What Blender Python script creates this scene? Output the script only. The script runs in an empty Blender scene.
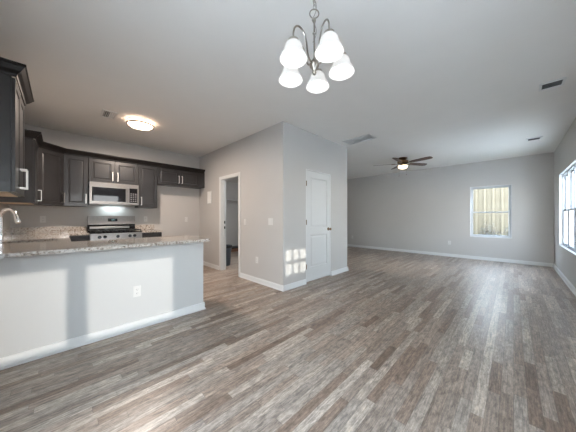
import bpy, bmesh, math, random
from mathutils import Vector, Matrix
random.seed(7)
sc = bpy.context.scene
COL = sc.collection
PI = math.pi

# ------------------------------------------------------------------ camera
H_CAM, YAW, F_PX = 1.1926, math.radians(44.878), 226.54
cam_d = bpy.data.cameras.new('camera')
cam = bpy.data.objects.new('camera', cam_d)
COL.objects.link(cam)
cam.location = (0, 0, H_CAM)
cam.rotation_euler = (PI/2, 0, YAW - PI/2)
cam_d.sensor_width = 36
cam_d.lens = 36*F_PX/576
cam_d.shift_y = 1.08/576
cam_d.clip_start = 0.02
sc.camera = cam

# ------------------------------------------------------------------ world, sun, exposure
w = bpy.data.worlds.new('sky')
sc.world = w
w.use_nodes = True
wn = w.node_tree.nodes
wn.clear()
wo = wn.new('ShaderNodeOutputWorld')
wb = wn.new('ShaderNodeBackground')
wtc = wn.new('ShaderNodeTexCoord')
wsx = wn.new('ShaderNodeSeparateXYZ')
wr = wn.new('ShaderNodeValToRGB')
wr.color_ramp.elements[0].position = 0.0
wr.color_ramp.elements[0].color = (1.0, 0.98, 0.945, 1)
wr.color_ramp.elements[1].position = 0.8
wr.color_ramp.elements[1].color = (0.58, 0.75, 1.0, 1)
_q = wr.color_ramp.elements.new(0.16); _q.color = (0.80, 0.90, 1.0, 1)
wl = w.node_tree.links
wl.new(wtc.outputs['Generated'], wsx.inputs[0])
wl.new(wsx.outputs['Z'], wr.inputs[0])
wl.new(wr.outputs[0], wb.inputs['Color'])
wl.new(wb.outputs[0], wo.inputs[0])
wb.inputs['Strength'].default_value = 15.0

sun_d = bpy.data.lights.new('sun', 'SUN')
sun_d.energy = 3.2
sun_d.angle = math.radians(0.6)
sun_d.color = (1.0, 0.95, 0.87)
sun = bpy.data.objects.new('sun', sun_d)
COL.objects.link(sun)
SUN_DIR = Vector((-0.2, 1.0, -0.36)).normalized()
sun.rotation_euler = SUN_DIR.to_track_quat('-Z', 'Y').to_euler()
sun.location = (2, -6, 5)

sc.view_settings.view_transform = 'Standard'
sc.view_settings.look = 'None'
sc.view_settings.gamma = 1
sc.view_settings.use_curve_mapping = False
sc.view_settings.exposure = 0.22
sc.cycles.max_bounces = 12
sc.cycles.diffuse_bounces = 8
sc.cycles.transparent_max_bounces = 16
sc.cycles.sample_clamp_indirect = 6
sc.cycles.caustics_reflective = False
sc.cycles.caustics_refractive = False

# ------------------------------------------------------------------ materials
def mat(name, base=(0.8, 0.8, 0.8), rough=0.5, metal=0.0, bump=0.0, bscale=60, var=0.0, vscale=3, emit=None, estr=0.0, spec=0.5, coat=0.0):
    m = bpy.data.materials.new(name)
    m.use_nodes = True
    N, L = m.node_tree.nodes, m.node_tree.links
    b = N['Principled BSDF']
    b.inputs['Base Color'].default_value = (*base, 1)
    b.inputs['Roughness'].default_value = rough
    b.inputs['Metallic'].default_value = metal
    b.inputs['Specular IOR Level'].default_value = spec
    b.inputs['Coat Weight'].default_value = coat
    b.inputs['Coat Roughness'].default_value = 0.08
    tc = N.new('ShaderNodeTexCoord')
    if var > 0:
        n = N.new('ShaderNodeTexNoise'); n.inputs['Scale'].default_value = vscale; n.inputs['Detail'].default_value = 4
        r = N.new('ShaderNodeValToRGB')
        r.color_ramp.elements[0].color = (*[c*(1-var) for c in base], 1)
        r.color_ramp.elements[1].color = (*[min(1, c*(1+var)) for c in base], 1)
        r.color_ramp.elements[0].position = 0.3; r.color_ramp.elements[1].position = 0.7
        L.new(tc.outputs['Object'], n.inputs['Vector']); L.new(n.outputs['Fac'], r.inputs[0]); L.new(r.outputs[0], b.inputs['Base Color'])
    if bump > 0:
        n = N.new('ShaderNodeTexNoise'); n.inputs['Scale'].default_value = bscale; n.inputs['Detail'].default_value = 3
        u = N.new('ShaderNodeBump'); u.inputs['Strength'].default_value = bump; u.inputs['Distance'].default_value = 0.002
        L.new(tc.outputs['Object'], n.inputs['Vector']); L.new(n.outputs['Fac'], u.inputs['Height']); L.new(u.outputs[0], b.inputs['Normal'])
    if emit:
        b.inputs['Emission Color'].default_value = (*emit, 1)
        b.inputs['Emission Strength'].default_value = estr
    return m

M_wall = mat('painted_wall', (0.50, 0.482, 0.462), 0.6, bump=0.15, bscale=220, var=0.01)
M_ceil = mat('painted_ceiling', (0.78, 0.765, 0.74), 0.9, bump=0.2, bscale=150, var=0.01)
M_trim = mat('white_trim_paint', (0.70, 0.70, 0.69), 0.35)
M_door = mat('white_door_paint', (0.61, 0.61, 0.60), 0.4)
M_cab = mat('dark_espresso_paint', (0.021, 0.020, 0.021), 0.36, var=0.2, vscale=5, spec=0.5, coat=0.2)
M_crown = mat('black_crown_paint', (0.006, 0.005, 0.005), 0.45, spec=0.35)
M_pen = mat('white_peninsula_paint', (0.52, 0.52, 0.51), 0.55)
M_maple = mat('pale_cabinet_underside', (0.55, 0.42, 0.30), 0.55, var=0.12, vscale=9)
M_pull = mat('satin_nickel_pull', (0.75, 0.73, 0.70), 0.35, 1.0)
M_nickel = mat('brushed_nickel', (0.33, 0.30, 0.26), 0.30, 1.0, var=0.08, vscale=40)
M_chrome = mat('polished_chrome', (0.88, 0.88, 0.90), 0.16, 1.0)
M_steel = mat('stainless_steel', (0.31, 0.285, 0.265), 0.30, 1.0, var=0.05, vscale=30)
M_sink = mat('brushed_sink_steel', (0.22, 0.22, 0.22), 0.5, 1.0)
M_black = mat('black_gloss_glass', (0.008, 0.008, 0.010), 0.035)
M_iron = mat('black_cast_iron', (0.012, 0.012, 0.012), 0.5)
M_bronze = mat('aged_bronze', (0.20, 0.13, 0.075), 0.32, 1.0, var=0.2, vscale=20)
M_vinyl = mat('white_vinyl', (0.50, 0.52, 0.54), 0.5)
M_plastic = mat('white_plastic_plate', (0.64, 0.63, 0.61), 0.35)
M_slot = mat('dark_slot', (0.03, 0.03, 0.03), 0.7)
M_blade = mat('walnut_blade', (0.075, 0.035, 0.020), 0.4, var=0.35, vscale=12)
M_bin = mat('blue_grey_bin_plastic', (0.060, 0.075, 0.095), 0.4, var=0.1)
M_stepwood = mat('reddish_brown_step_wood', (0.22, 0.11, 0.07), 0.5, var=0.3, vscale=8)
M_wire = mat('white_coated_wire', (0.55, 0.55, 0.55), 0.4)
M_duct = mat('grey_vent_inside', (0.15, 0.15, 0.15), 0.8)
M_display = mat('clock_display', (0.01, 0.01, 0.01), 0.1, emit=(0.3, 0.8, 0.9), estr=0.0)
M_clock = mat('clock_digits', (0.3, 0.5, 0.5), 0.3, emit=(0.5, 0.95, 1.0), estr=0.35)
M_shade = mat('frosted_white_glass_lit', (0.28, 0.28, 0.28), 0.25, emit=(1.0, 0.97, 0.93), estr=0.50)
M_bulb = mat('lit_bulb', (0.9, 0.9, 0.9), 0.4, emit=(1.0, 0.93, 0.82), estr=18.0)
M_drum = mat('warm_frosted_glass_lit', (0.9, 0.85, 0.8), 0.4, emit=(1.0, 0.72, 0.52), estr=8.0)
M_ring = mat('dark_nickel_ring', (0.045, 0.035, 0.028), 0.6, 0.0, spec=0.2)
M_bowl = mat('warm_fan_bowl_lit', (0.9, 0.85, 0.8), 0.4, emit=(1.0, 0.80, 0.55), estr=6.0)

def glass_mat(name, tint=(0.97, 0.985, 0.98), refl=0.07):
    m = bpy.data.materials.new(name); m.use_nodes = True
    N, L = m.node_tree.nodes, m.node_tree.links
    N.clear()
    o = N.new('ShaderNodeOutputMaterial'); mx = N.new('ShaderNodeMixShader')
    t = N.new('ShaderNodeBsdfTransparent'); g = N.new('ShaderNodeBsdfGlossy')
    fr = N.new('ShaderNodeFresnel'); fr.inputs['IOR'].default_value = 1.10
    t.inputs['Color'].default_value = (*tint, 1); g.inputs['Roughness'].default_value = 0.02
    geo = N.new('ShaderNodeNewGeometry')
    inv = N.new('ShaderNodeMath'); inv.operation = 'SUBTRACT'; inv.inputs[0].default_value = 1.0; L.new(geo.outputs['Backfacing'], inv.inputs[1])
    mu = N.new('ShaderNodeMath'); mu.operation = 'MULTIPLY'; L.new(fr.outputs[0], mu.inputs[0]); L.new(inv.outputs[0], mu.inputs[1])
    L.new(mu.outputs[0], mx.inputs[0]); L.new(t.outputs[0], mx.inputs[1]); L.new(g.outputs[0], mx.inputs[2]); L.new(mx.outputs[0], o.inputs[0])
    return m
M_glass = glass_mat('window_glass')
M_screen2 = glass_mat('insect_screened_glass', (0.93, 0.935, 0.94))
M_dimglass = glass_mat('dimmed_window_glass', (0.74, 0.74, 0.74))  # dining panes greyed to dim the sun and sky on the peninsula

def math_node(N, L, op, a, b=None, c=None):
    n = N.new('ShaderNodeMath'); n.operation = op
    for i, v in enumerate((a, b, c)):
        if v is None: continue
        if isinstance(v, (int, float)): n.inputs[i].default_value = v
        else: L.new(v, n.inputs[i])
    return n.outputs[0]

def floor_material():
    m = bpy.data.materials.new('mixed_grey_brown_plank_floor'); m.use_nodes = True
    N, L = m.node_tree.nodes, m.node_tree.links
    b = N['Principled BSDF']
    tc = N.new('ShaderNodeTexCoord'); sx = N.new('ShaderNodeSeparateXYZ')
    L.new(tc.outputs['Object'], sx.inputs[0])
    X, Y = sx.outputs['X'], sx.outputs['Y']
    W = 0.0625
    yr = math_node(N, L, 'DIVIDE', Y, W)
    row = math_node(N, L, 'FLOOR', yr)
    fy = math_node(N, L, 'FRACT', yr)
    wn1 = N.new('ShaderNodeTexWhiteNoise'); wn1.noise_dimensions = '1D'; L.new(row, wn1.inputs['W'])
    ln = math_node(N, L, 'MULTIPLY_ADD', wn1.outputs['Value'], 0.75, 0.34)
    off = math_node(N, L, 'MULTIPLY', wn1.outputs['Value'], 37.7)
    xs = math_node(N, L, 'DIVIDE', math_node(N, L, 'ADD', X, off), ln)
    # uneven joints: warp the running coordinate a little per row
    cell = math_node(N, L, 'FLOOR', xs)
    fx = math_node(N, L, 'FRACT', xs)
    cb = N.new('ShaderNodeCombineXYZ'); L.new(row, cb.inputs[0]); L.new(cell, cb.inputs[1])
    wn2 = N.new('ShaderNodeTexWhiteNoise'); wn2.noise_dimensions = '3D'; L.new(cb.outputs[0], wn2.inputs['Vector'])
    ramp = N.new('ShaderNodeValToRGB'); ramp.color_ramp.interpolation = 'LINEAR'
    cols = [(0.0, (0.165, 0.120, 0.094)), (0.07, (0.225, 0.172, 0.138)), (0.20, (0.250, 0.205, 0.172)), (0.38, (0.272, 0.234, 0.204)),
            (0.54, (0.310, 0.250, 0.208)), (0.70, (0.300, 0.268, 0.240)), (0.88, (0.350, 0.306, 0.266)), (1.0, (0.43, 0.385, 0.34))]
    e = ramp.color_ramp.elements
    e[0].position, e[0].color = cols[0][0], (*cols[0][1], 1)
    e[1].position, e[1].color = cols[-1][0], (*cols[-1][1], 1)
    for p, c in cols[1:-1]:
        q = e.new(p); q.color = (*c, 1)
    L.new(wn2.outputs['Value'], ramp.inputs[0])
    # grain stretched along x, different for every strip
    mp = N.new('ShaderNodeCombineXYZ')
    L.new(math_node(N, L, 'MULTIPLY', X, 5.0), mp.inputs[0]); L.new(math_node(N, L, 'MULTIPLY', Y, 95.0), mp.inputs[1])
    L.new(math_node(N, L, 'MULTIPLY', wn2.outputs['Value'], 50.0), mp.inputs[2])
    g = N.new('ShaderNodeTexNoise'); g.inputs['Scale'].default_value = 1.0; g.inputs['Detail'].default_value = 5; g.inputs['Roughness'].default_value = 0.65; g.inputs['Distortion'].default_value = 0.6
    L.new(mp.outputs[0], g.inputs['Vector'])
    gr = N.new('ShaderNodeMapRange'); gr.inputs['From Min'].default_value = 0.32; gr.inputs['From Max'].default_value = 0.68
    gr.inputs['To Min'].default_value = 0.60; gr.inputs['To Max'].default_value = 1.28
    L.new(g.outputs['Fac'], gr.inputs['Value'])
    # scraped blotches
    mp2 = N.new('ShaderNodeCombineXYZ')
    L.new(math_node(N, L, 'MULTIPLY', X, 16.0), mp2.inputs[0]); L.new(math_node(N, L, 'MULTIPLY', Y, 45.0), mp2.inputs[1]); L.new(wn2.outputs['Value'], mp2.inputs[2])
    g2 = N.new('ShaderNodeTexNoise'); g2.inputs['Scale'].default_value = 1.0; g2.inputs['Detail'].default_value = 4; g2.inputs['Roughness'].default_value = 0.75
    L.new(mp2.outputs[0], g2.inputs['Vector'])
    gr2 = N.new('ShaderNodeMapRange'); gr2.inputs['From Min'].default_value = 0.35; gr2.inputs['From Max'].default_value = 0.65
    gr2.inputs['To Min'].default_value = 0.66; gr2.inputs['To Max'].default_value = 1.30
    L.new(g2.outputs['Fac'], gr2.inputs['Value'])
    # joints
    ex = math_node(N, L, 'MULTIPLY', math_node(N, L, 'MINIMUM', fx, math_node(N, L, 'SUBTRACT', 1.0, fx)), ln)
    ey = math_node(N, L, 'MULTIPLY', math_node(N, L, 'MINIMUM', fy, math_node(N, L, 'SUBTRACT', 1.0, fy)), W)
    ed = math_node(N, L, 'MINIMUM', ex, ey)
    jn = N.new('ShaderNodeMapRange'); jn.inputs['From Max'].default_value = 0.0022; jn.inputs['To Min'].default_value = 0.62
    L.new(ed, jn.inputs['Value'])
    # worn dark scratches and knots, sparse
    mp3 = N.new('ShaderNodeCombineXYZ')
    L.new(math_node(N, L, 'MULTIPLY', X, 7.0), mp3.inputs[0]); L.new(math_node(N, L, 'MULTIPLY', Y, 30.0), mp3.inputs[1]); L.new(math_node(N, L, 'MULTIPLY', wn2.outputs['Value'], 9.0), mp3.inputs[2])
    g3 = N.new('ShaderNodeTexNoise'); g3.inputs['Scale'].default_value = 1.0; g3.inputs['Detail'].default_value = 8; g3.inputs['Roughness'].default_value = 0.8; g3.inputs['Distortion'].default_value = 1.2
    L.new(mp3.outputs[0], g3.inputs['Vector'])
    gr3 = N.new('ShaderNodeMapRange'); gr3.inputs['From Min'].default_value = 0.36; gr3.inputs['From Max'].default_value = 0.50; gr3.inputs['To Min'].default_value = 0.58; gr3.inputs['To Max'].default_value = 1.02
    L.new(g3.outputs['Fac'], gr3.inputs['Value'])
    f = math_node(N, L, 'MULTIPLY', math_node(N, L, 'MULTIPLY', gr.outputs[0], math_node(N, L, 'MULTIPLY', gr2.outputs[0], gr3.outputs[0])), jn.outputs[0])
    wm = N.new('ShaderNodeVectorMath'); wm.operation = 'MULTIPLY'; wm.inputs[1].default_value = (1.13, 1.06, 0.99)
    L.new(ramp.outputs[0], wm.inputs[0])
    vm = N.new('ShaderNodeVectorMath'); vm.operation = 'SCALE'
    L.new(wm.outputs[0], vm.inputs[0]); L.new(f, vm.inputs['Scale'])
    L.new(vm.outputs[0], b.inputs['Base Color'])
    rr = N.new('ShaderNodeMapRange'); rr.inputs['To Min'].default_value = 0.22; rr.inputs['To Max'].default_value = 0.42
    L.new(g2.outputs['Fac'], rr.inputs['Value']); L.new(rr.outputs[0], b.inputs['Roughness'])
    bp = N.new('ShaderNodeBump'); bp.inputs['Strength'].default_value = 0.25; bp.inputs['Distance'].default_value = 0.0015
    L.new(f, bp.inputs['Height']); L.new(bp.outputs[0], b.inputs['Normal'])
    return m
M_floor = floor_material()

def granite_material():
    m = bpy.data.materials.new('speckled_granite'); m.use_nodes = True
    N, L = m.node_tree.nodes, m.node_tree.links
    b = N['Principled BSDF']
    tc = N.new('ShaderNodeTexCoord')
    n1 = N.new('ShaderNodeTexNoise'); n1.inputs['Scale'].default_value = 38; n1.inputs['Detail'].default_value = 5; n1.inputs['Roughness'].default_value = 0.75
    r1 = N.new('ShaderNodeValToRGB')
    e = r1.color_ramp.elements
    e[0].position, e[0].color = 0.30, (0.05, 0.035, 0.03, 1)
    e[1].position, e[1].color = 0.70, (0.62, 0.59, 0.54, 1)
    for p, c in ((0.40, (0.20, 0.155, 0.12, 1)), (0.47, (0.42, 0.37, 0.32, 1)), (0.56, (0.55, 0.51, 0.46, 1))):
        q = e.new(p); q.color = c
    v = N.new('ShaderNodeTexVoronoi'); v.inputs['Scale'].default_value = 60
    r2 = N.new('ShaderNodeValToRGB')
    r2.color_ramp.elements[0].position = 0.10; r2.color_ramp.elements[0].color = (0.10, 0.08, 0.07, 1)
    r2.color_ramp.elements[1].position = 0.22; r2.color_ramp.elements[1].color = (1, 1, 1, 1)
    mx = N.new('ShaderNodeMix'); mx.data_type = 'RGBA'; mx.blend_type = 'MULTIPLY'; mx.inputs['Factor'].default_value = 0.75
    L.new(tc.outputs['Object'], n1.inputs['Vector']); L.new(tc.outputs['Object'], v.inputs['Vector'])
    L.new(n1.outputs['Fac'], r1.inputs[0]); L.new(v.outputs['Distance'], r2.inputs[0])
    L.new(r1.outputs[0], mx.inputs['A']); L.new(r2.outputs[0], mx.inputs['B']); L.new(mx.outputs['Result'], b.inputs['Base Color'])
    b.inputs['Roughness'].default_value = 0.07
    b.inputs['Coat Weight'].default_value = 0.5; b.inputs['Coat Roughness'].default_value = 0.04
    return m
M_granite = granite_material()

def siding_material():
    m = bpy.data.materials.new('beige_vertical_siding'); m.use_nodes = True
    N, L = m.node_tree.nodes, m.node_tree.links
    b = N['Principled BSDF']
    tc = N.new('ShaderNodeTexCoord'); n = N.new('ShaderNodeTexNoise'); n.inputs['Scale'].default_value = 1.2
    r = N.new('ShaderNodeValToRGB')
    r.color_ramp.elements[0].color = (0.145, 0.116, 0.075, 1); r.color_ramp.elements[1].color = (0.175, 0.140, 0.092, 1)
    L.new(tc.outputs['Object'], n.inputs['Vector']); L.new(n.outputs['Fac'], r.inputs[0]); L.new(r.outputs[0], b.inputs['Base Color'])
    b.inputs['Roughness'].default_value = 0.8
    return m
M_siding = siding_material()
M_leaf = mat('grey_green_leaf', (0.03, 0.032, 0.026), 0.6, var=0.5, vscale=9)
M_stem = mat('brown_stem', (0.10, 0.07, 0.05), 0.7, var=0.2)
M_bounce = mat('pale_bounce_ground', (0.76, 0.73, 0.68), 0.9, bump=0.5, bscale=20, var=0.3, vscale=2)  # ground made very pale so it bounces daylight up to the ceiling
M_fdoor = mat('front_door_paint', (0.55, 0.55, 0.54), 0.4)
M_concrete = mat('pale_concrete', (0.42, 0.41, 0.39), 0.85, var=0.1, vscale=4)

# ------------------------------------------------------------------ mesh builders
def box(bm, x0, x1, y0, y1, z0, z1, bev=0.0, seg=2):
    t = bmesh.new()
    bmesh.ops.create_cube(t, size=1)
    for v in t.verts:
        v.co = Vector(((x0+x1)/2 + v.co.x*(x1-x0), (y0+y1)/2 + v.co.y*(y1-y0), (z0+z1)/2 + v.co.z*(z1-z0)))
    if bev > 0:
        bmesh.ops.bevel(t, geom=list(t.edges), offset=bev, segments=seg, affect='EDGES', profile=0.5)
    join(bm, t)
    return bm

def join(bm, t, mtx=None):
    me = bpy.data.meshes.new('tmp'); t.to_mesh(me); t.free()
    if mtx is not None: me.transform(mtx)
    bm.from_mesh(me); bpy.data.meshes.remove(me)

def tube(bm, pts, r, n=10, closed=False, caps=True):
    pts = [Vector(p) for p in pts]
    k = len(pts)
    rr = r if isinstance(r, (list, tuple)) else [r]*k
    rings = []
    prev = None
    for i, p in enumerate(pts):
        if closed: d = pts[(i+1) % k] - pts[i-1]
        elif i == 0: d = pts[1]-pts[0]
        elif i == k-1: d = pts[-1]-pts[-2]
        else: d = pts[i+1]-pts[i-1]
        d.normalize()
        if prev is None:
            a = Vector((0, 0, 1)) if abs(d.z) < 0.9 else Vector((1, 0, 0))
            u = d.cross(a).normalized()
        else:
            u = (prev - d*prev.dot(d)).normalized()
        prev = u
        v = d.cross(u)
        rings.append([bm.verts.new(p + u*rr[i]*math.cos(2*PI*j/n) + v*rr[i]*math.sin(2*PI*j/n)) for j in range(n)])
    m = k if closed else k-1
    for i in range(m):
        A, B = rings[i], rings[(i+1) % k]
        for j in range(n):
            bm.faces.new((A[j], A[(j+1) % n], B[(j+1) % n], B[j]))
    if caps and not closed:
        bm.faces.new(rings[0][::-1]); bm.faces.new(rings[-1])
    return bm

def lathe(bm, prof, n=32, c=(0, 0, 0), flip=False):
    """prof: list of (radius, z); spun about z through c"""
    rings = []
    for r, z in prof:
        if r < 1e-6: rings.append([bm.verts.new((c[0], c[1], c[2]+z))])
        else: rings.append([bm.verts.new((c[0]+r*math.cos(2*PI*j/n), c[1]+r*math.sin(2*PI*j/n), c[2]+z)) for j in range(n)])
    for A, B in zip(rings, rings[1:]):
        for j in range(n):
            j2 = (j+1) % n
            if len(A) == 1 and len(B) == 1: continue
            if len(A) == 1: bm.faces.new((A[0], B[j], B[j2]))
            elif len(B) == 1: bm.faces.new((A[j], A[j2], B[0]))
            else: bm.faces.new((A[j], A[j2], B[j2], B[j]))
    return bm

def obj(name, bm, m, parent=None, smooth=False, loc=None):
    bmesh.ops.recalc_face_normals(bm, faces=bm.faces)
    me = bpy.data.meshes.new(name); bm.to_mesh(me); bm.free()
    if smooth:
        for p in me.polygons: p.use_smooth = True
        me.set_sharp_from_angle(angle=math.radians(40))
    for mm in (m if isinstance(m, (list, tuple)) else [m]): me.materials.append(mm)
    o = bpy.data.objects.new(name, me); COL.objects.link(o)
    if parent: o.parent = parent
    if loc: o.location = loc
    return o

def tag(o, label=None, cat=None, group=None, kind=None):
    if label: o['label'] = label
    if cat: o['category'] = cat
    if group: o['group'] = group
    if kind: o['kind'] = kind
    return o

def thing(name, label, cat, loc=(0, 0, 0), rz=0.0, group=None):
    o = bpy.data.objects.new(name, None); COL.objects.link(o)
    o.empty_display_size = 0.1
    o.location = loc; o.rotation_euler = (0, 0, rz)
    return tag(o, label, cat, group)

def struct(name, bm, m, parent=None):
    o = obj(name, bm, m, parent)
    if parent is None: o['kind'] = 'structure'
    return o

def copy_tree(o, parent=None):
    c = o.copy(); COL.objects.link(c)
    if parent: c.parent = parent
    for ch in list(o.children): copy_tree(ch, c)
    return c

# ------------------------------------------------------------------ room shell
XL, YB, YR, XF, H = -0.575, 5.7525, -0.683, 8.2985, 2.74      # left, kitchen back, right (window) wall, far wall, ceiling
PX, PY, PX1 = 2.534, 2.634, 4.518                              # closet block
T = 0.12
struct('floor', box(bmesh.new(), XL-T, XF+T, YR-T, 7.32, -0.12, 0.0), M_floor)

def wall(axis, pos, thick, a0, a1, z0, z1, holes=()):
    """wall slab on plane x=pos or y=pos, growing to pos+thick; holes = (a0,a1,z0,z1)"""
    bm = bmesh.new()
    lo, hi = min(pos, pos+thick), max(pos, pos+thick)
    def b(u0, u1, w0, w1):
        if u1-u0 < 1e-5 or w1-w0 < 1e-5: return
        if axis == 'x': box(bm, lo, hi, u0, u1, w0, w1)
        else: box(bm, u0, u1, lo, hi, w0, w1)
    cur = a0
    for (h0, h1, g0, g1) in sorted(holes):
        b(cur, h0, z0, z1); b(h0, h1, z0, g0); b(h0, h1, g1, z1); cur = h1
    b(cur, a1, z0, z1)
    bmesh.ops.remove_doubles(bm, verts=bm.verts, dist=1e-5)
    return bm

LIV = [(7.39-0.65*(i+1), 7.39-0.65*i, 0.60, 2.085) for i in range(3)]
DIN = [(-0.05, 1.71, 1.28, 2.085)]
FDR = (3.02, 3.95, 0.0, 2.06)
PAT = (-0.45, 1.15, 0.0, 2.085)                                 # unseen patio opening added for daylight, left wall
FW = (0.03, 0.888, 0.635, 2.05)                                 # far wall window
LDO = (3.918, 4.64, 0.0, 2.035)                                 # laundry doorway
CDO = (3.10, 3.872, 0.0, 2.055)                                 # closet door opening
struct('wall_right', wall('y', YR, -T, XL-T, XF+T, 0, H, [DIN[0], FDR, (LIV[2][0], LIV[0][1], 0.60, 2.085)]), M_wall)
struct('wall_left', wall('x', XL, -T, YR, YB+T, 0, H, [PAT]), M_wall)
struct('wall_back', wall('y', YB, T, XL, PX, 0, H), M_wall)
struct('wall_far', wall('x', XF, T, YR, YB+T, 0, H, [FW]), M_wall)
struct('wall_middle', wall('x', PX, 0.116, PY, 7.2, 0, H, [LDO]), M_wall)
struct('wall_closet_front', wall('y', PY, 0.116, PX+0.116, PX1, 0, H, [CDO]), M_wall)
struct('wall_closet_right', wall('x', PX1, -0.116, PY+0.116, YB, 0, H), M_wall)
struct('wall_living_back', wall('y', YB, T, PX1-0.116, XF, 0, H), M_wall)
struct('wall_laundry_back', wall('y', 7.2, T, PX, 5.5, 0, H), M_wall)
struct('wall_laundry_right', wall('x', 5.4, 0.1, YB+T, 7.2, 0, H), M_wall)
struct('ceiling', box(bmesh.new(), XL-T, XF+T, YR-T, 7.32, H, H+0.12), M_ceil)
bm = box(bmesh.new(), PX+0.116, PX1-0.117, PY+0.117, YB+T, 2.44, 2.47); box(bm, PX+0.116, 5.4, YB+T, 7.2, 2.44, 2.47)
struct('ceiling_laundry', bm, M_ceil)

# baseboards -------------------------------------------------------
BBH, BBT = 0.088, 0.014
def bb_x(name, x, side, y0, y1):
    bm = bmesh.new(); a, b = sorted((x, x+side*BBT)); box(bm, a, b, y0, y1, 0, BBH-0.012)
    a2, b2 = sorted((x, x+side*BBT*0.55)); box(bm, a2, b2, y0, y1, BBH-0.012, BBH)
    a3, b3 = sorted((x, x+side*(BBT+0.010))); box(bm, a3, b3, y0, y1, 0, 0.016)
    return struct(name, bm, M_trim)
def bb_y(name, y, side, x0, x1):
    bm = bmesh.new(); a, b = sorted((y, y+side*BBT)); box(bm, x0, x1, a, b, 0, BBH-0.012)
    a2, b2 = sorted((y, y+side*BBT*0.55)); box(bm, x0, x1, a2, b2, BBH-0.012, BBH)
    a3, b3 = sorted((y, y+side*(BBT+0.010))); box(bm, x0, x1, a3, b3, 0, 0.016)
    return struct(name, bm, M_trim)
bb_x('baseboard_middle', PX, -1, PY-0.024, LDO[0]-0.058)
bb_x('baseboard_middle', PX, -1, LDO[1]+0.058, YB)
bb_y('baseboard_closet', PY, -1, PX, CDO[0]-0.012)
bb_y('baseboard_closet', PY, -1, CDO[1]+0.012, PX1)
bb_x('baseboard_closet_right', PX1, 1, PY-0.024, YB)
bb_x('baseboard_far', XF, -1, YR, YB)
bb_y('baseboard_right', YR, 1, FDR[1]+0.06, XF-0.024)
bb_y('baseboard_right', YR, 1, XL, FDR[0]-0.06)
bb_y('baseboard_back', YB, -1, 1.52, PX-0.024)
bb_y('baseboard_living_back', YB, -1, PX1+0.024, XF-0.024)
bb_x('baseboard_left', XL, 1, PAT[1]+0.06, 2.85)
bb_y('baseboard_laundry', 7.2, -1, PX+0.116, 5.4)

# casings ----------------------------------------------------------
def casing_x(x, side, y0, y1, z1, wd=0.057, th=0.016):
    bm = bmesh.new(); a, b = sorted((x, x+side*th))
    box(bm, a, b, y0-wd, y0, 0, z1+wd, 0.003); box(bm, a, b, y1, y1+wd, 0, z1+wd, 0.003); box(bm, a, b, y0, y1, z1, z1+wd, 0.003)
    return bm
struct('trim_1', casing_x(PX, -1, LDO[0], LDO[1], LDO[3]), M_trim)
# jamb lining of the laundry doorway with its two dark strike plates
bm = bmesh.new()
box(bm, PX-0.004, PX+0.12, LDO[0], LDO[0]+0.012, 0, LDO[3]); box(bm, PX-0.004, PX+0.12, LDO[1]-0.012, LDO[1], 0, LDO[3]); box(bm, PX-0.004, PX+0.12, LDO[0]+0.012, LDO[1]-0.012, LDO[3]-0.012, LDO[3])
box(bm, PX+0.05, PX+0.06, LDO[1]-0.022, LDO[1]-0.012, 0, LDO[3]-0.012)
jamb = struct('trim_2', bm, M_trim)
for z in (1.075, 0.955):
    bm = bmesh.new(); box(bm, PX+0.070, PX+0.100, LDO[1]-0.016, LDO[1]-0.0115, z-0.03, z+0.03, 0.002); box(bm, PX+0.078, PX+0.094, LDO[1]-0.020, LDO[1]-0.0155, z-0.012, z+0.012)
    obj('strike_plate', bm, M_iron, jamb)['label'] = 'dark metal strike plate'

# closet door ------------------------------------------------------
def recess_panel(bm, x0, x1, z0, z1, y, d=0.008, e=0.018):
    """sunk moulded panel on the face y (towards -y): sloped rim and raised centre"""
    def ring(i, yy):
        return [bm.verts.new((x0+i, yy, z0+i)), bm.verts.new((x1-i, yy, z0+i)), bm.verts.new((x1-i, yy, z1-i)), bm.verts.new((x0+i, yy, z1-i))]
    rs = [ring(0, y), ring(e*0.45, y+d), ring(e, y+d), ring(e*2.2, y+d*0.35)]
    for A, B in zip(rs, rs[1:]):
        for k in range(4): bm.faces.new((A[k], A[(k+1) % 4], B[(k+1) % 4], B[k]))
    bm.faces.new(rs[-1])

def panel_door_bm(x0, x1, z0, z1, y0, y1, panels, d=0.008, e=0.018):
    """door slab whose front face (y0, towards -y) carries sunk panels; panels = (px0,px1,pz0,pz1)"""
    bm = bmesh.new()
    xs = sorted({x0, x1, *[p[0] for p in panels], *[p[1] for p in panels]})
    zs = sorted({z0, z1, *[p[2] for p in panels], *[p[3] for p in panels]})
    for i in range(len(xs)-1):
        for j in range(len(zs)-1):
            cx, cz = (xs[i]+xs[i+1])/2, (zs[j]+zs[j+1])/2
            if any(p[0] < cx < p[1] and p[2] < cz < p[3] for p in panels): continue
            bm.faces.new([bm.verts.new(v) for v in ((xs[i], y0, zs[j]), (xs[i+1], y0, zs[j]), (xs[i+1], y0, zs[j+1]), (xs[i], y0, zs[j+1]))])
    for p in panels: recess_panel(bm, *p, y0, d, e)
    c = [(x0, z0), (x1, z0), (x1, z1), (x0, z1)]
    for k in range(4):
        a, b = c[k], c[(k+1) % 4]
        bm.faces.new([bm.verts.new(v) for v in ((a[0], y0, a[1]), (b[0], y0, b[1]), (b[0], y1, b[1]), (a[0], y1, a[1]))])
    bm.faces.new([bm.verts.new((q[0], y1, q[1])) for q in c])
    bmesh.ops.remove_doubles(bm, verts=bm.verts, dist=1e-5)
    return bm
dx0, dx1 = CDO[0]+0.014, CDO[1]-0.014
d1 = struct('door_1', panel_door_bm(dx0, dx1, 0.022, 2.040, PY+0.004, PY+0.039,
            [(dx0+0.115, dx1-0.115, 0.27, 0.86), (dx0+0.115, dx1-0.115, 1.00, 1.92)], d=0.010, e=0.022), M_door)
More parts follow.
